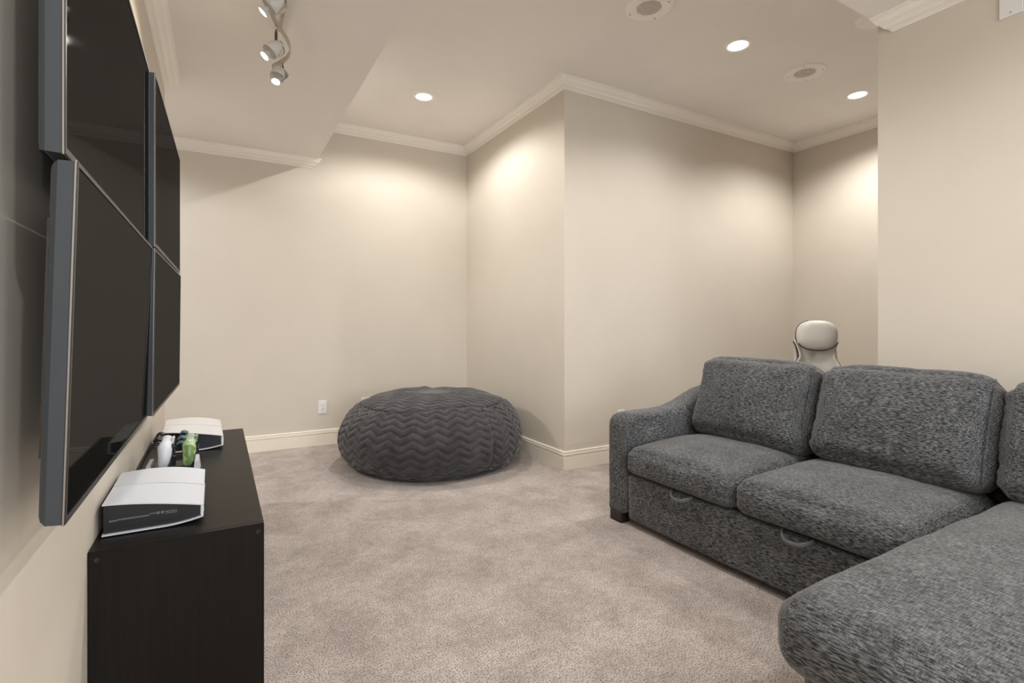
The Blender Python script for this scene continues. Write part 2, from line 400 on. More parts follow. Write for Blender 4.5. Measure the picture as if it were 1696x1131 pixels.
speaker(2.112, 2.141, 'round white ceiling speaker at the top edge, left of the brightest ceiling light', .5)
speaker(3.619, 2.143, 'round white ceiling speaker between the two recessed lights on the right', .5)
t = thing('ceiling_cover', 'plain white ceiling disc half hidden behind the low ceiling corner at upper right', 'ceiling cover', (3.35, 1.548, ZH))
link('disc', lathe(NB(), [(0, -.008), (.09, -.008), (.112, -.005), (.115, 0)], seg=48), 'vent_white', t, True)

# ------------------------------------------------------------------ wall outlets and plate
def outlet(loc, axis, label, duplex=True, hid=False):
    # axis: '-Y' faces the camera on the back wall, '-X' on the right wall
    rot = Matrix.Identity(4) if axis == '-Y' else Matrix.Rotation(-PI/2, 4, 'Z')
    t = thing('wall_outlet' if duplex else 'blank_wall_plate', label, 'outlet' if duplex else 'wall plate', mat=Matrix.Translation(loc) @ rot)
    link('cover_plate', box(NB(), -.036, .036, -.006, 0, -.058, .058, .0025, 2), 'white_plastic', t)
    if duplex:
        link('receptacle', box(NB(), -.0175, .0175, -.0085, -.005, -.035, .035, .001, 1), 'white_plastic', t)
        bm = NB()
        for s in (-.017, .017):
            box(bm, -.0075, -.0055, -.0090, -.008, s+.001, s+.009); box(bm, .0055, .0075, -.0090, -.008, s+.001, s+.009)
            cyl(bm, (0, -.008, s-.006), (0, -.0090, s-.006), .0026, seg=10)
        link('socket_slots', bm, 'dark', t)
    else:
        for s in (-.042, .042): link('screw', cyl(NB(), (0, -.0055, s), (0, -.0072, s), .003, seg=12), 'nickel', t)
    return t
outlet((.791, YA, .333), '-Y', 'white duplex wall outlet on the back wall left of the beanbag')
outlet((1.165, YA, .335), '-Y', 'white wall outlet on the back wall mostly hidden behind the beanbag top')
outlet((2.728, YD, .337), '-Y', 'white wall outlet hidden behind the far sofa arm, only its top edge showing')
outlet((XR, .796, 2.347), '-X', 'blank white plate high on the right wall under the ceiling trim', duplex=False)

# ------------------------------------------------------------------ track light
def track():
    t = thing('track_light', 'brushed nickel track light with curved bar and three lit spot heads under the low ceiling', 'track light', (.25, 2.5, ZS))
    O = Vector((.25, 2.5, ZS))
    L = lambda p: Vector(p)-O
    link('mounting_bar', box(NB(), -.010, .010, -.9, .22, -.03, -.018, .003, 2), 'nickel', t)
    link('canopy', lathe(NB(), [(0, -.018), (.05, -.018), (.058, -.012), (.06, 0)], c=(0, -.55, 0), seg=32), 'nickel', t, True)
    for y in (-.75, -.15, .17): link('standoff', cyl(NB(), (0, y, 0), (0, y, -.03), .006, seg=12), 'nickel', t)
    # wavy ribbon seen from below
    pts = []
    for i in range(60):
        y = 1.55+i*(3.005-1.55)/59
        x = .247+.060*math.sin((y-2.80+.19)*2*PI/.78)
        pts.append((x, y, 2.43))
    bm = NB(); rows = []
    for i, p in enumerate(pts):
        p = L(p); a = L(pts[max(i-1, 0)]); c = L(pts[min(i+1, 59)]); d = (c-a).normalized(); s = Vector((-d.y, d.x, 0))
        rows.append([bm.verts.new(p+s*w_+Vector((0, 0, h_))) for w_, h_ in ((-.0035, -.013), (.0035, -.013), (.0035, .013), (-.0035, .013))])
    for A, B in zip(rows, rows[1:]):
        for k in range(4): bm.faces.new((A[k], A[(k+1) % 4], B[(k+1) % 4], B[k]))
    bm.faces.new(rows[0]); bm.faces.new(rows[-1][::-1])
    link('curved_bar', bm, 'nickel', t, 30)
    for y in (1.75, 2.35, 2.68):
        x = .247+.060*math.sin((y-2.80+.19)*2*PI/.78)
        link('hanger', cyl(NB(), L((x, y, 2.44)), L((.25, y, 2.48)), .004, seg=10), 'nickel', t)
    heads = [((.286, 2.93), (.249, 2.885, 2.300), (-.18, -.30, -.75)), ((.226, 2.60), (.176, 2.59, 2.278), (-.50, -.10, -.62)), ((.195, 2.34), (.150, 2.30, 2.316), (-.55, .12, -.6)),
             ((.25, 1.80), (.20, 1.76, 2.29), (-.4, -.2, -.8))]
    for (hx, hy), bulb, ax in heads:
        top = L((hx, hy, 2.42)); bc = L(bulb); ax = Vector(ax).normalized()
        j = Vector((top.x, top.y, top.z-.062))
        link('stem', cyl(cyl(NB(), top, top-Vector((0, 0, .014)), .0035, seg=12), top-Vector((0, 0, .012)), j, .0062, seg=14), 'dark_metal', t, 30)
        # shade: half paraboloid shell hung below the stem, opening along the beam axis
        apex = bc-ax*.112
        prof = [(.003, 0), (.013, .004), (.022, .015), (.030, .033), (.0345, .055), (.036, .076)]
        sh = link('lamp_shade', lathe(NB(), prof+[(r-.0015, z+.001) for r, z in prof[::-1]], c=apex, seg=28, axis=ax), 'frost', t, True)
        link('shade_cap', lathe(NB(), [(0, -.006), (.009, -.004), (.013, .004), (.0165, .010)], c=apex, seg=20, axis=ax), 'nickel', t, True)
        link('knuckle', tube(NB(), [j, j*.5+apex*.5+Vector((.004, 0, .004)), apex], .0055, 10), 'nickel', t, True)
        # leaf-shaped arm along the shade
        side = ax.cross(Vector((0, 1, 0))).normalized()
        if side.x < 0: side = -side
        pA = apex-ax*.002; pts2 = [pA, pA+side*.034+ax*.02, pA+side*.040+ax*.055, pA+side*.026+ax*.092]
        link('leaf_arm', tube(NB(), pts2, [.006, .010, .009, .003], 10, flat=(1, .3)), 'nickel', t, True)
        link('reflector', lathe(NB(), [(.008, -.030), (.012, -.022), (.021, -.008), (.0245, 0), (.0235, .001), (.019, -.003)], c=bc, seg=28, axis=ax), 'frost', t, True)
        link('bulb', lathe(NB(), [(0, .002), (.012, .001), (.0195, -.003)], c=bc, seg=24, axis=ax), 'glow_track', t, True)
        wl = bc+O+ax*.012
        spot(wl, P_TRACK, 100, .8, (1, .90, .76), .02, ax, 'track_light_beam')
track()

# ------------------------------------------------------------------ televisions (2 x 2)
def tv(corners, label, seed):
    nt_, ft, nb_ = [Vector(c) for c in corners]            # near-top, far-top, near-bottom of the glass front
    ex = (ft-nt_); W = ex.length; ex.normalize(); ez = (nt_-nb_); H = ez.length
    ez = (ez-ex*ez.dot(ex)).normalized(); ey = ez.cross(ex)
    c = (ft+nb_)/2
    m = Matrix.Translation(c) @ Matrix((ex, ey, ez)).transposed().to_4x4()
    t = thing('television', label, 'television', mat=m, group='four televisions of the video wall')
    w2, h2 = W/2, H/2
    bz = .006
    link('screen', box(NB(), -w2+bz, w2-bz, .0004, .004, -h2+bz*1.6, h2-bz), 'screen', t)
    bm = NB()      # bezel frame: four thin bars
    box(bm, -w2, w2, -.0008, .004, h2-bz, h2); box(bm, -w2, w2, -.0008, .004, -h2, -h2+bz*1.6)
    box(bm, -w2, -w2+bz, -.0008, .004, -h2+bz*1.6, h2-bz); box(bm, w2-bz, w2, -.0008, .004, -h2+bz*1.6, h2-bz)
    link('bezel', bm, 'black_plastic', t)
    bm = NB(); g = .0013
    box(bm, -w2-g, w2+g, .0005, .0026, h2-.0004, h2+g); box(bm, -w2-g, w2+g, .0005, .0026, -h2-g, -h2+.0004)
    box(bm, -w2-g, -w2+.0004, .0005, .0026, -h2, h2); box(bm, w2-.0004, w2+g, .0005, .0026, -h2, h2)
    link('metal_edge', bm, 'tv_edge', t)
    # side shell, chamfered toward the back
    bm = NB(); rings = []
    for y, ins in ((.003, 0), (.021, .001), (.027, .006), (.030, .012)):
        rings.append([bm.verts.new((sx*(w2-ins), y, sz*(h2-ins))) for sx, sz in ((-1, -1), (1, -1), (1, 1), (-1, 1))])
    for A, B in zip(rings, rings[1:]):
        for k in range(4): bm.faces.new((A[k], A[(k+1) % 4], B[(k+1) % 4], B[k]))
    bm.faces.new(rings[0]); bm.faces.new(rings[-1][::-1])
    link('back_shell', bm, 'tv_frame', t)
    link('electronics_hump', box(NB(), -w2*.80, w2*.80, .0295, .049, -h2*.30, h2*.80, .008, 2), 'black_plastic', t)
    link('wall_bracket', box(NB(), -.24, -.19, .048, .078, -.2, .2), 'dark_metal', t)
    link('wall_bracket', box(NB(), .19, .24, .048, .078, -.2, .2), 'dark_metal', t)
    return t
tv([(-.1825, .905, 1.800), (-.1795, 1.822, 1.798), (-.1825, .905, 1.284)], 'upper near television, black screen, left of the vertical gap, top cut by the picture edge', 1)
tv([(-.166, 1.842, 1.799), (-.157, 2.760, 1.802), (-.166, 1.842, 1.286)], 'upper far television, narrow black screen right of the vertical gap', 2)
tv([(-.169, .905, 1.275), (-.170, 1.818, 1.279), (-.183, .905, .780)], 'lower near television, black screen tilted and reflecting the white consoles', 3)
tv([(-.166, 1.838, 1.278), (-.154, 2.762, 1.278), (-.171, 1.838, .785)], 'lower far television, narrow black screen below the upper far one', 4)
t = thing('television_mount', 'dark steel wall rails holding the four televisions', 'wall mount', (XW, 1.83, 1.28))
for z in (-.33, -.17, .17, .33):
    link('rail', box(NB(), 0, .014, -.38, .85, z-.018, z+.018, .002, 1), 'dark_metal', t)

# ------------------------------------------------------------------ media cabinet
CX0, CX1, CY0, CY1, CZ = -.279, .108, 1.592, 3.118, .5
t = thing('media_cabinet', 'low black-brown wooden media cabinet under the televisions against the left wall', 'cabinet', ((CX0+CX1)/2, (CY0+CY1)/2, 0))
cx, cy = (CX0+CX1)/2, (CY0+CY1)/2
def cb(x0, x1, y0, y1, z0, z1, bev=.0015): return box(NB(), x0-cx, x1-cx, y0-cy, y1-cy, z0, z1, bev, 1)
link('top_panel', cb(CX0, CX1, CY0+.016, CY1-.016, CZ-.022, CZ), 'wood', t)
for a, c in ((CY0, CY0+.016), (CY1-.016, CY1)):
    sp = link('side_panel', cb(CX0, CX1, a, c, 0, CZ), 'wood', t)
    if a == CY0:
        for x in (.092, -.262):
            link('cam_cover', lathe(NB(), [(0, .0004), (.0028, .0004), (.003, .0012), (.0052, .0012), (.0058, 0)], c=(x-cx, CY0-cy, .478), axis=(0, -1, 0), seg=20), 'rubber', sp, True)
link('bottom_panel', cb(CX0, CX1-.018, CY0+.016, CY1-.016, .03, .048), 'wood', t)
link('back_panel', cb(CX0, CX0+.006, CY0+.016, CY1-.016, .048, CZ-.022), 'wood', t)
link('plinth', cb(CX0+.04, CX1-.04, CY0+.016, CY1-.016, 0, .03), 'wood', t)
for i in range(3):
    a = CY0+.018+i*.4983; dr = link('door', cb(CX1-.018, CX1-.001, a, a+.4945, .034, CZ-.025), 'wood', t)
    link('handle', cb(CX1-.002, CX1+.012, a+.19, a+.30, .43, .438, .002), 'dark_metal', dr)

# ------------------------------------------------------------------ game consoles
def console(name, loc, rotz, label, mat, L_=.335, W_=.226, Hh=.081, mark=True, tz=0):
    """lying flat; near (-Y) end shows the black core; front edge (+X) tapers"""
    t = thing(name, label, 'game console', mat=Matrix.Translation(loc) @ Matrix.Rotation(rotz, 4, 'Z'), group='white game consoles on the cabinet')
    n = 22
    def top(u, v=0):   # u 0 back .. 1 front; v 0 near .. 1 far
        return Hh - (.036*u**1.5)*(1-v) - .020*v*u**2.6 + .006*v*math.sin(u*PI)
    def bot(u, v=0):
        return .003 + .012*max(0, (u-.6)/.4)**1.8
    def plate(y0, y1, fz, th, sgn, ov=0):
        bm = NB(); rows = []
        for i in range(n+1):
            u = i/n; x = u*W_; z = fz(u, y0/L_); z1 = fz(u, y1/L_)
            rows.append([bm.verts.new((x, y0, z)), bm.verts.new((x, y1, z1)), bm.verts.new((x, y1, z1+sgn*th)), bm.verts.new((x, y0, z+sgn*th))])
        for A, B in zip(rows, rows[1:]):
            for k in range(4): bm.faces.new((A[k], A[(k+1) % 4], B[(k+1) % 4], B[k]))
        bm.faces.new(rows[0]); bm.faces.new(rows[-1][::-1])
        es = [e_ for e_ in bm.edges if len(e_.link_faces) == 2 and e_.calc_face_angle(0) > .9]
        bmesh.ops.bevel(bm, geom=es, offset=.0011, segments=2, affect='EDGES')
        return bm
    # the gap between the two top plates runs a little askew: two plates with a small step
    yg = L_*.52
    link('top_plate', plate(0, yg-.0022, top, .0032, -1), mat, t, 35, )
    link('top_plate', plate(yg+.0022, L_, lambda u, v: top(u, v)+.0012, .0032, -1), mat, t, 35)
    link('bottom_plate', plate(-.004, L_, bot, .0034, -1), mat, t, 35)
    # black core following the plates, inset
    bm = NB(); rows = []; y0, y1 = .006, L_-.006
    for i in range(n+1):
        u = i/n*.955+.01; x = u*W_
        rows.append([bm.verts.new((x, y0, bot(u)-.0005)), bm.verts.new((x, y1, bot(u)-.0005)), bm.verts.new((x, y1, top(u, 1)-.0028)), bm.verts.new((x, y0, top(u, 0)-.0028))])
    for A, B in zip(rows, rows[1:]):
        for k in range(4): bm.faces.new((A[k], A[(k+1) % 4], B[(k+1) % 4], B[k]))
    bm.faces.new(rows[0]); bm.faces.new(rows[-1][::-1])
    core = link('core', bm, 'black_gloss' if not mark else 'black_plastic', t, 35)
    # front corner joining top and bottom plates
    bm = NB()
    pts = [(W_*.975, top(.975)-.003), (W_, top(1)-.001), (W_+.0015, (top(1)+bot(1))/2), (W_, bot(1)), (W_*.975, bot(.975))]
    extrude_poly(bm, [Vector((x, .001, z)) for x, z in pts], (0, .012, 0)); link('front_corner', bm, mat, t)
    if mark:
        bm = NB(); random.seed(5)
        z0 = Hh*.47
        def bar(x0, x1, z, h): box(bm, x0, x1, y0-.0004, y0+.0002, z, z+h)
        # illegible fine print: rows of tiny strokes as in the photograph
        for row, (xa, xb) in enumerate(((.014, .029), (.014, .029))):
            x = xa
            while x < xb: w_ = random.uniform(.0006, .0014); bar(x, x+w_, z0-.004-row*.0022, .0013); x += w_+.0005
        for row in range(2):
            x = .031
            while x < .100: w_ = random.uniform(.0005, .0018); bar(x, x+w_, z0-.0025-row*.0020+(x-.031)*.0, .0011); x += w_+.0006
        x = .102
        while x < .115: w_ = random.uniform(.0005, .0015); bar(x, x+w_, z0-.0005, .0018); x += w_+.0005
        for cxx in (.1205, .130):
            bmesh.ops.create_cone(bm, cap_ends=False, segments=20, radius1=.0031, radius2=.0031, depth=.0005, matrix=Matrix.Translation((cxx, y0-.0002, z0)) @ Matrix.Rotation(PI/2, 4, 'X'))
            for k in range(20):
                a = 2*PI*k/20; c_ = Vector((cxx+.0028*math.cos(a), 0, z0+.0028*math.sin(a))); box(bm, c_.x-.0006, c_.x+.0006, y0-.0004, y0+.0002, c_.z-.0006, c_.z+.0006)
            bar(cxx-.001, cxx+.0012, z0-.0006, .0012)
        for xa, xb, zz in ((.136, .146, 0), (.148, .154, 0), (.155, .158, 0), (.160, .163, 0), (.138, .150, -.0045), (.151, .163, -.0045)):
            x = xa
            while x < xb: w_ = random.uniform(.0005, .0014); bar(x, x+w_, z0-.0008+zz, .0014 if zz else .0022); x += w_+.0005
        link('fine_print', bm, 'print', core)
        bm = NB()
        for k in range(22):
            if k in (3, 9, 15): continue
            box(bm, .014+k*.0062, .0178+k*.0062, y0-.0003, y0+.0003, .013, .0165)
        link('vent_holes', bm, 'dark', core)
        # small dark emblem on the top plate near the far back corner: the letters P and S shapes
        tx = bpy.data.curves.new('emblem', 'FONT'); tx.body = 'PS'; tx.size = .014; tx.extrude = .0002
        eo = bpy.data.objects.new('emblem', tx); COL.objects.link(eo)
        dg = bpy.context.evaluated_depsgraph_get(); me = bpy.data.meshes.new_from_object(eo.evaluated_get(dg)); bpy.data.objects.remove(eo)
        me.materials.clear(); me.materials.append(M['dark']); em = bpy.data.objects.new('emblem', me); COL.objects.link(em); em.parent = t
        em.location = (.022, L_-.026, Hh+.0007)
    bm = NB(); box(bm, W_*.955, W_*.962, L_*.3, L_*.3+.02, top(1)-.012, top(1)-.009); link('port', bm, 'dark', core)
    for x, y in ((.02, .03), (W_-.07, .03), (.02, L_-.03), (W_-.07, L_-.03)):
        link('rubber_foot', cyl(NB(), (x, y, -.004), (x, y, 0), .006, seg=12), 'rubber', t)
    return t
console('game_console', (-.266, 1.684, CZ+.004), math.radians(.5), 'white and black game console nearest the camera, fine print on its side', 'console_white')
console('game_console', (-.212, 2.645, CZ+.004), math.radians(2), 'glossy white game console at the far end of the black cabinet behind the controllers', 'console_gloss', L_=.34, W_=.226, Hh=.090, mark=False)

# charging dock and controllers
t = thing('charging_dock', 'white charging dock with black cradle holding two controllers on the cabinet', 'charging dock', (-.150, 2.31, CZ))
bm = NB(); prof = [(-.085, 0), (.085, 0), (.080, .045), (.068, .045), (.066, .016), (-.066, .016), (-.068, .045), (-.080, .045)]
extrude_poly(bm, [Vector((x, -.062, z)) for x, z in prof], (0, .124, 0)); link('shell', bm, 'console_white', t)
link('cradle', box(NB(), -.064, .064, -.05, .05, .014, .032, .003, 1), 'black_plastic', t)
for x in (-.0, .058): link('contact_post', box(NB(), x-.006, x+.006, -.014, .014, .03, .062, .002, 1), 'black_plastic', t)
def controller(loc, mat, label, lean, trimmat):
    t = thing('game_controller', label, 'game controller', mat=Matrix.Translation(loc) @ Matrix.Rotation(lean, 4, 'Y'), group='controllers standing in the charging dock')
    # width along Y, standing with grips down, front face toward +X
    def skin(pts, edges):
        me = bpy.data.meshes.new('tmp'); me.from_pydata([p[:3] for p in pts], edges, [])
        o = bpy.data.objects.new('tmp', me); COL.objects.link(o)
        o.modifiers.new('s', 'SKIN')
        for i, p in enumerate(pts): me.skin_vertices[0].data[i].radius = (p[3], p[4])
        me.skin_vertices[0].data[0].use_root = True
        sd = o.modifiers.new('d', 'SUBSURF'); sd.levels = 2; sd.render_levels = 2
        dg = bpy.context.evaluated_depsgraph_get(); m2 = bpy.data.meshes.new_from_object(o.evaluated_get(dg)); bpy.data.objects.remove(o); return m2
    pts = [(0, 0, .078, .020, .020), (0, -.035, .078, .024, .024), (0, .035, .078, .024, .024), (.002, -.060, .068, .026, .026), (.002, .060, .068, .026, .026),
           (.006, -.070, .040, .022, .022), (.006, .070, .040, .022, .022), (.004, -.073, .012, .019, .019), (.004, .073, .012, .019, .019), (0, -.071, -.004, .013, .013), (0, .071, -.004, .013, .013)]
    ed = [(0, 1), (0, 2), (1, 3), (2, 4), (3, 5), (4, 6), (5, 7), (6, 8), (7, 9), (8, 10)]
    me = skin(pts, ed); me.materials.clear(); me.materials.append(M[mat])
    for p in me.polygons: p.use_smooth = True
    o = bpy.data.objects.new('shell', me); COL.objects.link(o); o.parent = t
    link('center_plate', box(NB(), -.010, .0215, -.024, .024, .035, .085, .006, 2), 'black_plastic' if mat == 'console_white' else trimmat, t)
    link('touchpad', box(NB(), .018, .0255, -.026, .026, .068, .098, .003, 2), mat, t)
    for s in (-1, 1):
        bm = NB(); tube(bm, [(-.010, s*.052, .096), (-.026, s*.054, .100), (-.036, s*.055, .090)], [.011, .010, .004], 10, flat=(1, .6)); link('trigger', bm, trimmat, t, True)
        bm = NB(); tube(bm, [(-.014, s*.050, .080), (-.030, s*.052, .080), (-.038, s*.053, .070)], [.010, .009, .003], 10, flat=(1, .6)); link('bumper', bm, trimmat, t, True)
        link('thumbstick', lathe(NB(), [(0, .017), (.007, .016), (.009, .013), (.005, .009), (.005, 0)], c=(.018, s*.026, .050), axis=(1, 0, 0), seg=18), 'black_plastic', t, True)
    for k in range(4):
        a = k*PI/2; link('button', cyl(NB(), (.020, .056+.0085*math.cos(a), .074+.0085*math.sin(a)), (.0285, .056+.0085*math.cos(a), .074+.0085*math.sin(a)), .0033, seg=12), 'rubber', t)
    link('direction_pad', box(box(NB(), .022, .0285, -.065, -.047, .071, .077), .022, .0285, -.059, -.053, .065, .083), 'rubber', t)
    return t
controller((-.183, 2.31, CZ+.038), 'console_white', 'white game controller standing in the dock, nearer the television wall', math.radians(6), 'black_plastic')
controller((-.108, 2.31, CZ+.038), 'green', 'green and silver-blue game controller standing in the dock beside the white one', math.radians(6), plain('teal_trigger', (.10, .16, .18), .15))

# cable behind the far console
t = thing('power_cable', 'black cable with a metallic plug curving behind the far white console', 'cable', (-.25, 2.9, CZ))
O = Vector((-.25, 2.9, CZ))
link('cord', tube(NB(), [Vector(p)-O for p in [(-.268, 2.30, CZ+.004), (-.272, 2.52, CZ+.004), (-.272, 2.74, CZ+.006), (-.264, 2.90, CZ+.020), (-.252, 2.955, CZ+.035), (-.238, 2.960, CZ+.038)]], .0035, 10), 'rubber', t, True)
link('plug', tube(NB(), [Vector(p)-O for p in [(-.268, 2.84, CZ+.014), (-.252, 2.865, CZ+.026), (-.238, 2.890, CZ+.030)]], [.005, .009, .006], 12), 'nickel', t, True)

# ------------------------------------------------------------------ beanbag
def beanbag():
    cx, cy = 1.464, 3.815
    t = thing('beanbag', 'large round grey plush beanbag with zigzag ridges in the corner', 'beanbag', (cx, cy, 0))
    ctrl = [(.52, .012), (.592, .030), (.662, .090), (.690, .175), (.690, .258), (.660, .345), (.600, .418), (.512, .480), (.390, .516), (.240, .530), (.110, .533), (0, .533)]
    # dense profile by Catmull-Rom
    P = [Vector((r, z, 0)) for r, z in ctrl]; Q = []
    for i in range(len(P)-1):
        p0 = P[max(i-1, 0)]; p1 = P[i]; p2 = P[i+1]; p3 = P[min(i+2, len(P)-1)]
        for k in range(24):
            u = k/24; Q.append(.5*((2*p1)+(p2-p0)*u+(2*p0-5*p1+4*p2-p3)*u*u+(3*p1-p0-3*p2+p3)*u**3))
    Q.append(P[-1])
    s = [0]
    for a, c in zip(Q, Q[1:]): s.append(s[-1]+(c-a).length)
    Lt = s[-1]; nr = 250; seg = 620
    def at(d):
        import bisect
        i = min(max(bisect.bisect(s, d)-1, 0), len(s)-2); f = (d-s[i])/max(1e-9, s[i+1]-s[i]); return Q[i].lerp(Q[i+1], f)
    sp, per, amp, hgt = .052, .150, .0200, .0150
    def tri(x): x = x % 1; y = 4*x if x < .25 else (2-4*x if x < .75 else 4*x-4); return math.copysign(min(1, abs(y)**.92), y)
    def ridge(v): return abs(math.sin(PI*v))**.42
    lat = Vector((math.cos(YAW), -math.sin(YAW))); dep = Vector((math.sin(YAW), math.cos(YAW)))
    SE = .60   # arc length of the seam between side and top panels
    bm = NB(); rows = []
    th_cam = math.atan2(-dep.y, -dep.x)   # direction toward the camera
    for j in range(nr):
        d = Lt*j/(nr-1); p = at(d); pn = at(min(Lt, d+.004)) - at(max(0, d-.004)); nrm2 = Vector((pn.y, -pn.x)).normalized()   # (r,z) normal
        row = []
        if j == nr-1:
            rows.append([bm.verts.new((0, 0, p.y))]); continue
        for k in range(seg):
            th = 2*PI*k/seg; c_, s_ = math.cos(th), math.sin(th)
            dth = (th-th_cam+PI) % (2*PI)-PI
            lump = .018*noise.noise(Vector((c_*1.6, s_*1.6, d*2.2)))+.010*noise.noise(Vector((c_*4, s_*4, d*6)))
            rx = p.x*c_; ry = p.x*s_
            u0 = noise.noise(Vector((c_*2.5, s_*2.5, d*4)))*.02
            seam_d = SE+.02*math.sin(dth*2.2+.6)+.012*math.sin(dth*5)
            fade = min(1, d/.10)
            if d < seam_d:
                pan = 0 if -1.12 < dth < .78 else (1 if dth >= .78 else 2)
                u = dth*.66+u0; off = (0, .45, .62)[pan]
                wv = amp*tri(u/per+off*.7)*(1.15 if pan else 1)
                h = ridge((d+wv+off*sp)/sp)
                sd_ = min(abs(dth+1.12), abs(dth-.78))*.66
                sm = math.exp(-(sd_/.006)**2)
            else:
                l = rx*lat.x+ry*lat.y; q = rx*dep.x+ry*dep.y
                wv = amp*.9*tri((l+u0)/per+.2+.25*q)+.03*math.sin(l*5+1)
                h = ridge((q*1.0+wv)/.047)*(.55 if q > -.1 else .8)
                sm = 0
            sm = max(sm, math.exp(-((d-seam_d)/.006)**2))
            dis = (hgt*h*(.25+.75*fade)*min(1, (p.x/.16)**2)+lump*min(1, p.x/.3))*(1-.0*sm)-.012*sm
            nx = nrm2.x*dis; nz = nrm2.y*dis
            row.append(bm.verts.new(((p.x+nx)*c_, (p.x+nx)*s_, max(.004, p.y+nz*(1 if p.x > .2 else p.x/.2)))))
        rows.append(row)
    for A, B in zip(rows, rows[1:]):
        if len(B) == 1:
            for k in range(seg): bm.faces.new((A[k], A[(k+1) % seg], B[0]))
        else:
            for k in range(seg): bm.faces.new((A[k], A[(k+1) % seg], B[(k+1) % seg], B[k]))
    bm.faces.new(rows[0][::-1])
    link('cover', bm, 'plush', t, True)
    # base panel edge, a flat flange around the foot
    bm = NB(); prof = [(0, .001), (.575, .001), (.600, .004), (.606, .012), (.598, .020), (.57, .022), (0, .020)]
    lathe(bm, prof, seg=160)
    for v in bm.verts:
        a = math.atan2(v.co.y, v.co.x); r = math.hypot(v.co.x, v.co.y)
        if r > .3: k = 1+.010*math.sin(a*3+1)+.004*math.sin(a*11)+.002*math.sin(a*37); v.co.x *= k; v.co.y *= k
    link('base_seam', bm, 'plush', t, True)
beanbag()

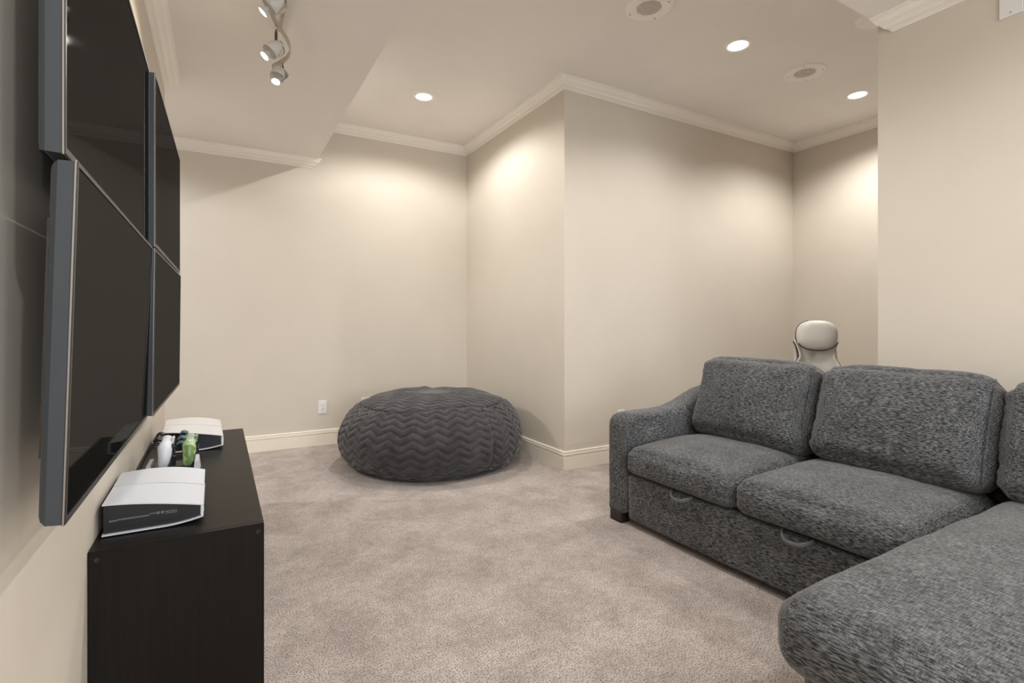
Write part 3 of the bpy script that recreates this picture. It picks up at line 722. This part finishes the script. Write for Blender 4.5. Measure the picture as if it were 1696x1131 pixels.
# ------------------------------------------------------------------ sectional sofa
def sofa():
    O = Vector((1.98, 1.1, 0))
    t = thing('sectional_sofa', 'dark grey chenille sectional sofa with chaise on the right', 'sofa', O)
    def at(bm, c, rot=None):
        m = Matrix.Translation(Vector(c)-O)
        if rot is not None: m = m @ rot
        bmesh.ops.transform(bm, matrix=m, verts=bm.verts); return bm
    def bx(x0, x1, y0, y1, z0, z1, r=.02, wob=.002, cuts=10, puff=(0, 0, 0), seed=1):
        return at(cushion(((x1-x0)/2, (y1-y0)/2, (z1-z0)/2), r, cuts, puff, wob, seed), ((x0+x1)/2, (y0+y1)/2, (z0+z1)/2))
    ch = 'chenille'
    # arms with a swept top
    def arm(y0, y1):
        bm = NB(); prof = [(1.862, .055), (1.862, .500), (1.868, .535), (1.888, .558), (1.925, .570), (2.02, .574), (2.14, .574), (2.24, .582), (2.33, .604), (2.42, .640), (2.50, .668), (2.58, .684), (2.68, .688), (2.70, .66), (2.70, .055)]
        P = []
        for (xa, za), (xb, zb) in zip(prof, prof[1:]+prof[:1]):
            n_ = max(1, int(math.hypot(xb-xa, zb-za)/.03))
            for k in range(n_): P.append((xa+(xb-xa)*k/n_, za+(zb-za)*k/n_))
        cx_ = sum(p[0] for p in P)/len(P); cz_ = sum(p[1] for p in P)/len(P)
        rows = []
        ys = [(0, .022), (.006, .010), (.016, .003), (.030, 0)]
        ny = 6; W_ = y1-y0
        lay = [(y0+a, i_) for a, i_ in ys]+[(y0+.03+(W_-.06)*k/ny, 0) for k in range(1, ny)]+[(y1-a, i_) for a, i_ in ys[::-1]]
        nP = len(P)
        nrm = []
        for i in range(nP):
            a = Vector(P[i-1]); c = Vector(P[(i+1) % nP]); d = (c-a).normalized(); nrm.append(Vector((-d.y, d.x)))
        for y, ins in lay:
            r_ = []
            for (x, z), nn in zip(P, nrm):
                pp = Vector((x, z))-nn*ins; mid = 1-(2*(y-(y0+y1)/2)/W_)**2
                pp += nn*(.008*mid*(1 if z > .4 else .2)); v = Vector((pp.x, y, pp.y)); v += Vector((0, 1, 0))*noise.noise(v*5)*.003
                r_.append(bm.verts.new(v-O))
            rows.append(r_)
        for A, B in zip(rows, rows[1:]):
            for k in range(nP): bm.faces.new((A[k], A[(k+1) % nP], B[(k+1) % nP], B[k]))
        bm.faces.new(rows[0]); bm.faces.new(rows[-1][::-1]); return bm
    link('armrest', arm(2.058, 2.205), ch, t, 50)
    link('armrest', arm(-.175, -.03), ch, t, 50)
    link('back_frame', bx(2.56, 2.72, -.03, 2.06, .055, .70, .03), ch, t, True)
    link('seat_base', bx(1.93, 2.55, -.03, 2.055, .06, .285, .01), ch, t, True)
    link('drawer_front', bx(1.868, 1.93, .735, 2.052, .032, .270, .016, .0035, 22, (.004, 0, 0), 4), ch, t, True)
    link('chaise_base', bx(1.165, 1.93, -.03, .700, .035, .300, .018, .003, 18, (.003, .003, 0), 5), ch, t, True)
    # seat cushions
    def seat(y0, y1, seed):
        hx, hy, hz = .32, (y1-y0)/2, .070
        bm = cushion((hx, hy, hz), .048, 34, (.012, .003, .040), .005, seed, fine=.0010)
        for v in bm.verts:
            # the front corner tops roll over, the back is a little higher
            v.co.z += .012*(v.co.x/hx)
            if v.co.z < -hz+.002: v.co.z = -hz+.002+(v.co.z+hz-.002)*.08
            r_ = math.hypot((v.co.x+hx-.05)/.06, (abs(v.co.y)-hy+.03)/.05)
            v.co.x += .004*math.exp(-r_*r_)*math.sin(v.co.z*180)
        return at(bm, (1.848+hx, (y0+y1)/2, .352))
    link('seat_cushion', seat(1.404, 2.050, 2), ch, t, True)
    link('seat_cushion', seat(.752, 1.400, 3), ch, t, True)
    # chaise cushion, flared front
    hx, hy, hz = .67, .376, .086
    bm = cushion((hx, hy, hz), .066, 40, (.012, .006, .034), .007, 6, fine=.0012)
    for v in bm.verts:
        if v.co.z < -hz+.004: v.co.z = -hz+.004+(v.co.z+hz-.004)*.1
    link('chaise_cushion', at(bm, (1.076+hx, .352, .362)), ch, t, True)
    # back cushions leaning back
    def backc(y0, y1, seed, dz=0, rz=0):
        hx, hy, hz = .090, (y1-y0)/2, .215
        bm = cushion((hx, hy, hz), .060, 36, (.055, .006, .012), .007, seed, pe=.95, fine=.003)
        for v in bm.verts:
            # gathered corners and soft ears
            cr_ = math.exp(-(((abs(v.co.y)-hy)/.07)**2+((v.co.z-hz)/.07)**2))
            v.co.z -= .020*cr_; v.co.x += .01*cr_*math.sin(v.co.y*160)
            edge = math.exp(-((abs(v.co.y)-hy)/.03)**2); v.co.y -= math.copysign(.006*edge*(math.sin(v.co.z*70+seed)), v.co.y)
            v.co.x += .02*(v.co.z/hz)**2*-.3
        rot = Matrix.Rotation(math.radians(19), 4, 'Y') @ Matrix.Rotation(rz, 4, 'X')
        return at(bm, (2.448, (y0+y1)/2, .654+dz), rot)
    link('back_cushion', backc(1.378, 2.040, 7), ch, t, True)
    link('back_cushion', backc(.730, 1.372, 8, -.002), ch, t, True)
    link('back_cushion', backc(.04, .722, 9, -.006), ch, t, True)
    # seam welts on the side of the back cushions
    for y, s_ in ((1.388, 1), (.738, 1)):
        rot = Matrix.Rotation(math.radians(19), 4, 'Y')
        bm = tube(NB(), [(-.075, y-(1.1), .19), (-.080, y-1.1, .1), (-.080, y-1.1, 0), (-.079, y-1.1, -.1), (-.07, y-1.1, -.19)], .0024, 8)
        bmesh.ops.transform(bm, matrix=Matrix.Translation(Vector((2.448, 1.1+.008, .654))-O) @ rot, verts=bm.verts)
        link('seam', bm, ch, t, True)
    # fabric pull loops on the drawer front
    for y in (1.685, 1.135):
        pts = [(1.872, y+.060, .272), (1.850, y+.050, .262), (1.830, y+.022, .250), (1.830, y-.022, .249), (1.850, y-.050, .260), (1.872, y-.060, .270)]
        bm = tube(NB(), [Vector(p)-O for p in pts], .0090, 12, flat=(.45, 1)); link('pull_loop', bm, plain('pull_webbing', (.125, .13, .138), .8), t, True)
    # feet
    for x, y in ((1.885, 2.13), (2.65, 2.13), (2.65, -.10), (1.215, .64), (1.215, .04), (1.885, -.10)):
        w_ = .030
        bm = NB(); box(bm, x-w_, x+w_, y-.045, y+.045, 0, .062, .003, 1)
        for v in bm.verts:
            v.co -= O
        link('foot', bm, 'foot', t)
sofa()

# ------------------------------------------------------------------ office chair behind the sofa
def office_chair():
    loc = (3.52, 2.0, 0); ang = math.atan2(-(0-3.52), -(0-2.0))   # faces the camera side
    m = Matrix.Translation(loc) @ Matrix.Rotation(-YAW-math.radians(22), 4, 'Z')
    t = thing('office_chair', 'white padded office chair behind the sofa, rounded headrest with dark piping', 'office chair', mat=m)
    # local: -Y faces the viewer, X to the right
    wv, wt = 'chair_white', 'chair_trim'
    def tr(bm, c, rot=None):
        mm = Matrix.Translation(c)
        if rot is not None: mm = mm @ rot
        bmesh.ops.transform(bm, matrix=mm, verts=bm.verts); return bm
    tilt = Matrix.Rotation(math.radians(-8), 4, 'X')
    bm = NB(); bmesh.ops.create_uvsphere(bm, u_segments=40, v_segments=24, radius=1)
    sg = lambda c, e: math.copysign(abs(c)**e, c)
    for v in bm.verts:      # padded oval, a little squared off
        x, y, z = v.co; r_ = math.hypot(x, z)
        if r_ < 1e-4: v.co = Vector((0, sg(y, .9)*.062, 0)); continue
        cx_, cz_ = x/r_, z/r_; k = r_**.62/((abs(cx_)**2.6+abs(cz_)**2.6)**(1/2.6))
        v.co = Vector((cx_*k*.124, sg(y, .9)*.062, cz_*k*.101))
    link('headrest', tr(bm, (0, .02, .988), tilt), wv, t, True)
    def hp(a, k=1): return (.1245*k*math.copysign(abs(math.cos(a))**.8, math.cos(a)), .026, .988+.1015*k*math.copysign(abs(math.sin(a))**.8, math.sin(a)))
    link('headrest_piping', tube(NB(), [hp(PI*.60+.52*PI*k/12) for k in range(13)], .0045, 8), wt, t, True)
    link('headrest_piping', tube(NB(), [(x, y-.046, z) for x, y, z in [hp(PI*1.16+.72*PI*k/14) for k in range(15)]], .0038, 8), wt, t, True)
    # back: broad at top, waisted, with wings
    def shell(y0, th, sc, zt, wing=.032, waist=.102):
        bm = NB(); rows = []; nz_, nx_ = 22, 20
        for j in range(nz_+1):
            v = j/nz_; z = .45+v*(zt-.45); w_ = (waist+wing*((v-.82)/.18)**1.4 if v > .82 else waist+.085*math.sin((.82-v)/.82*PI*.75))*sc
            r_ = []
            for i in range(nx_+1):
                u = i/nx_*2-1; top = .03*(abs(u)**2.2) if v > .8 else 0
                y = y0+.02-.075*abs(u)**2.5+(v-.3)*.10+.02*math.cos(v*6)
                r_.append((u*w_, y, z+top*(v-.8)/.2))
            rows.append(r_)
        F = [[bm.verts.new(p) for p in r_] for r_ in rows]; B = [[bm.verts.new((p[0], p[1]+th, p[2])) for p in r_] for r_ in rows]
        for j in range(nz_):
            for i in range(nx_):
                bm.faces.new((F[j][i], F[j][i+1], F[j+1][i+1], F[j+1][i])); bm.faces.new((B[j][i], B[j+1][i], B[j+1][i+1], B[j][i+1]))
        for j in range(nz_):
            for i in (0, nx_): bm.faces.new((F[j][i], F[j+1][i], B[j+1][i], B[j][i]))
        for i in range(nx_):
            for j in (0, nz_): bm.faces.new((F[j][i], F[j][i+1], B[j][i+1], B[j][i]))
        return bm
    link('backrest', shell(-.01, .05, 1, .925), wv, t, True)
    link('back_shell', shell(.045, .02, 1.0, .905, .0, .125), wv, t, True)
    link('back_piping', tube(NB(), [(-(.102+.032*max(0, (v-.82)/.18)**1.4)-.003, .005-.02+(v-.3)*.10, .45+v*.475+.02*max(0, (v-.8)/.2)) for v in (.72, .78, .84, .90, .95, 1.0)], .0045, 8), wt, t, True)
    link('seat', tr(cushion((.25, .25, .05), .045, 14, (0, 0, .02), .002, 3, fine=0), (0, -.16, .43)), wv, t, True)
    link('seat_shell', tr(cushion((.24, .24, .02), .018, 8), (0, -.16, .37)), 'white_plastic', t, True)
    for s_ in (-1, 1):
        link('armrest', tube(NB(), [(s_*.25, .0, .40), (s_*.30, -.02, .52), (s_*.30, -.05, .63), (s_*.29, -.20, .655), (s_*.28, -.30, .65)], [.016, .018, .024, .028, .018], 12), wv, t, True)
    link('gas_lift', cyl(cyl(NB(), (0, -.12, .08), (0, -.12, .24), .028), (0, -.12, .22), (0, -.12, .37), .018), 'nickel', t, 30)
    link('back_post', tube(NB(), [(0, -.05, .36), (0, .10, .38), (0, .13, .50), (0, .12, .70), (0, .10, .93)], .018, 10), 'black_plastic', t, True)
    for k in range(5):
        a = k*2*PI/5+.3; e_ = (.30*math.cos(a), -.12+.30*math.sin(a))
        link('base_leg', tube(NB(), [(0, -.12, .10), (e_[0]*.5, -.12+(e_[1]+.12)*.5, .095), (e_[0], e_[1], .07)], [.026, .022, .016], 10), 'nickel', t, True)
        link('caster', cyl(cyl(NB(), (e_[0]-.022, e_[1], .027), (e_[0]-.006, e_[1], .027), .027), (e_[0]+.006, e_[1], .027), (e_[0]+.022, e_[1], .027), .027), 'black_plastic', t)
office_chair()
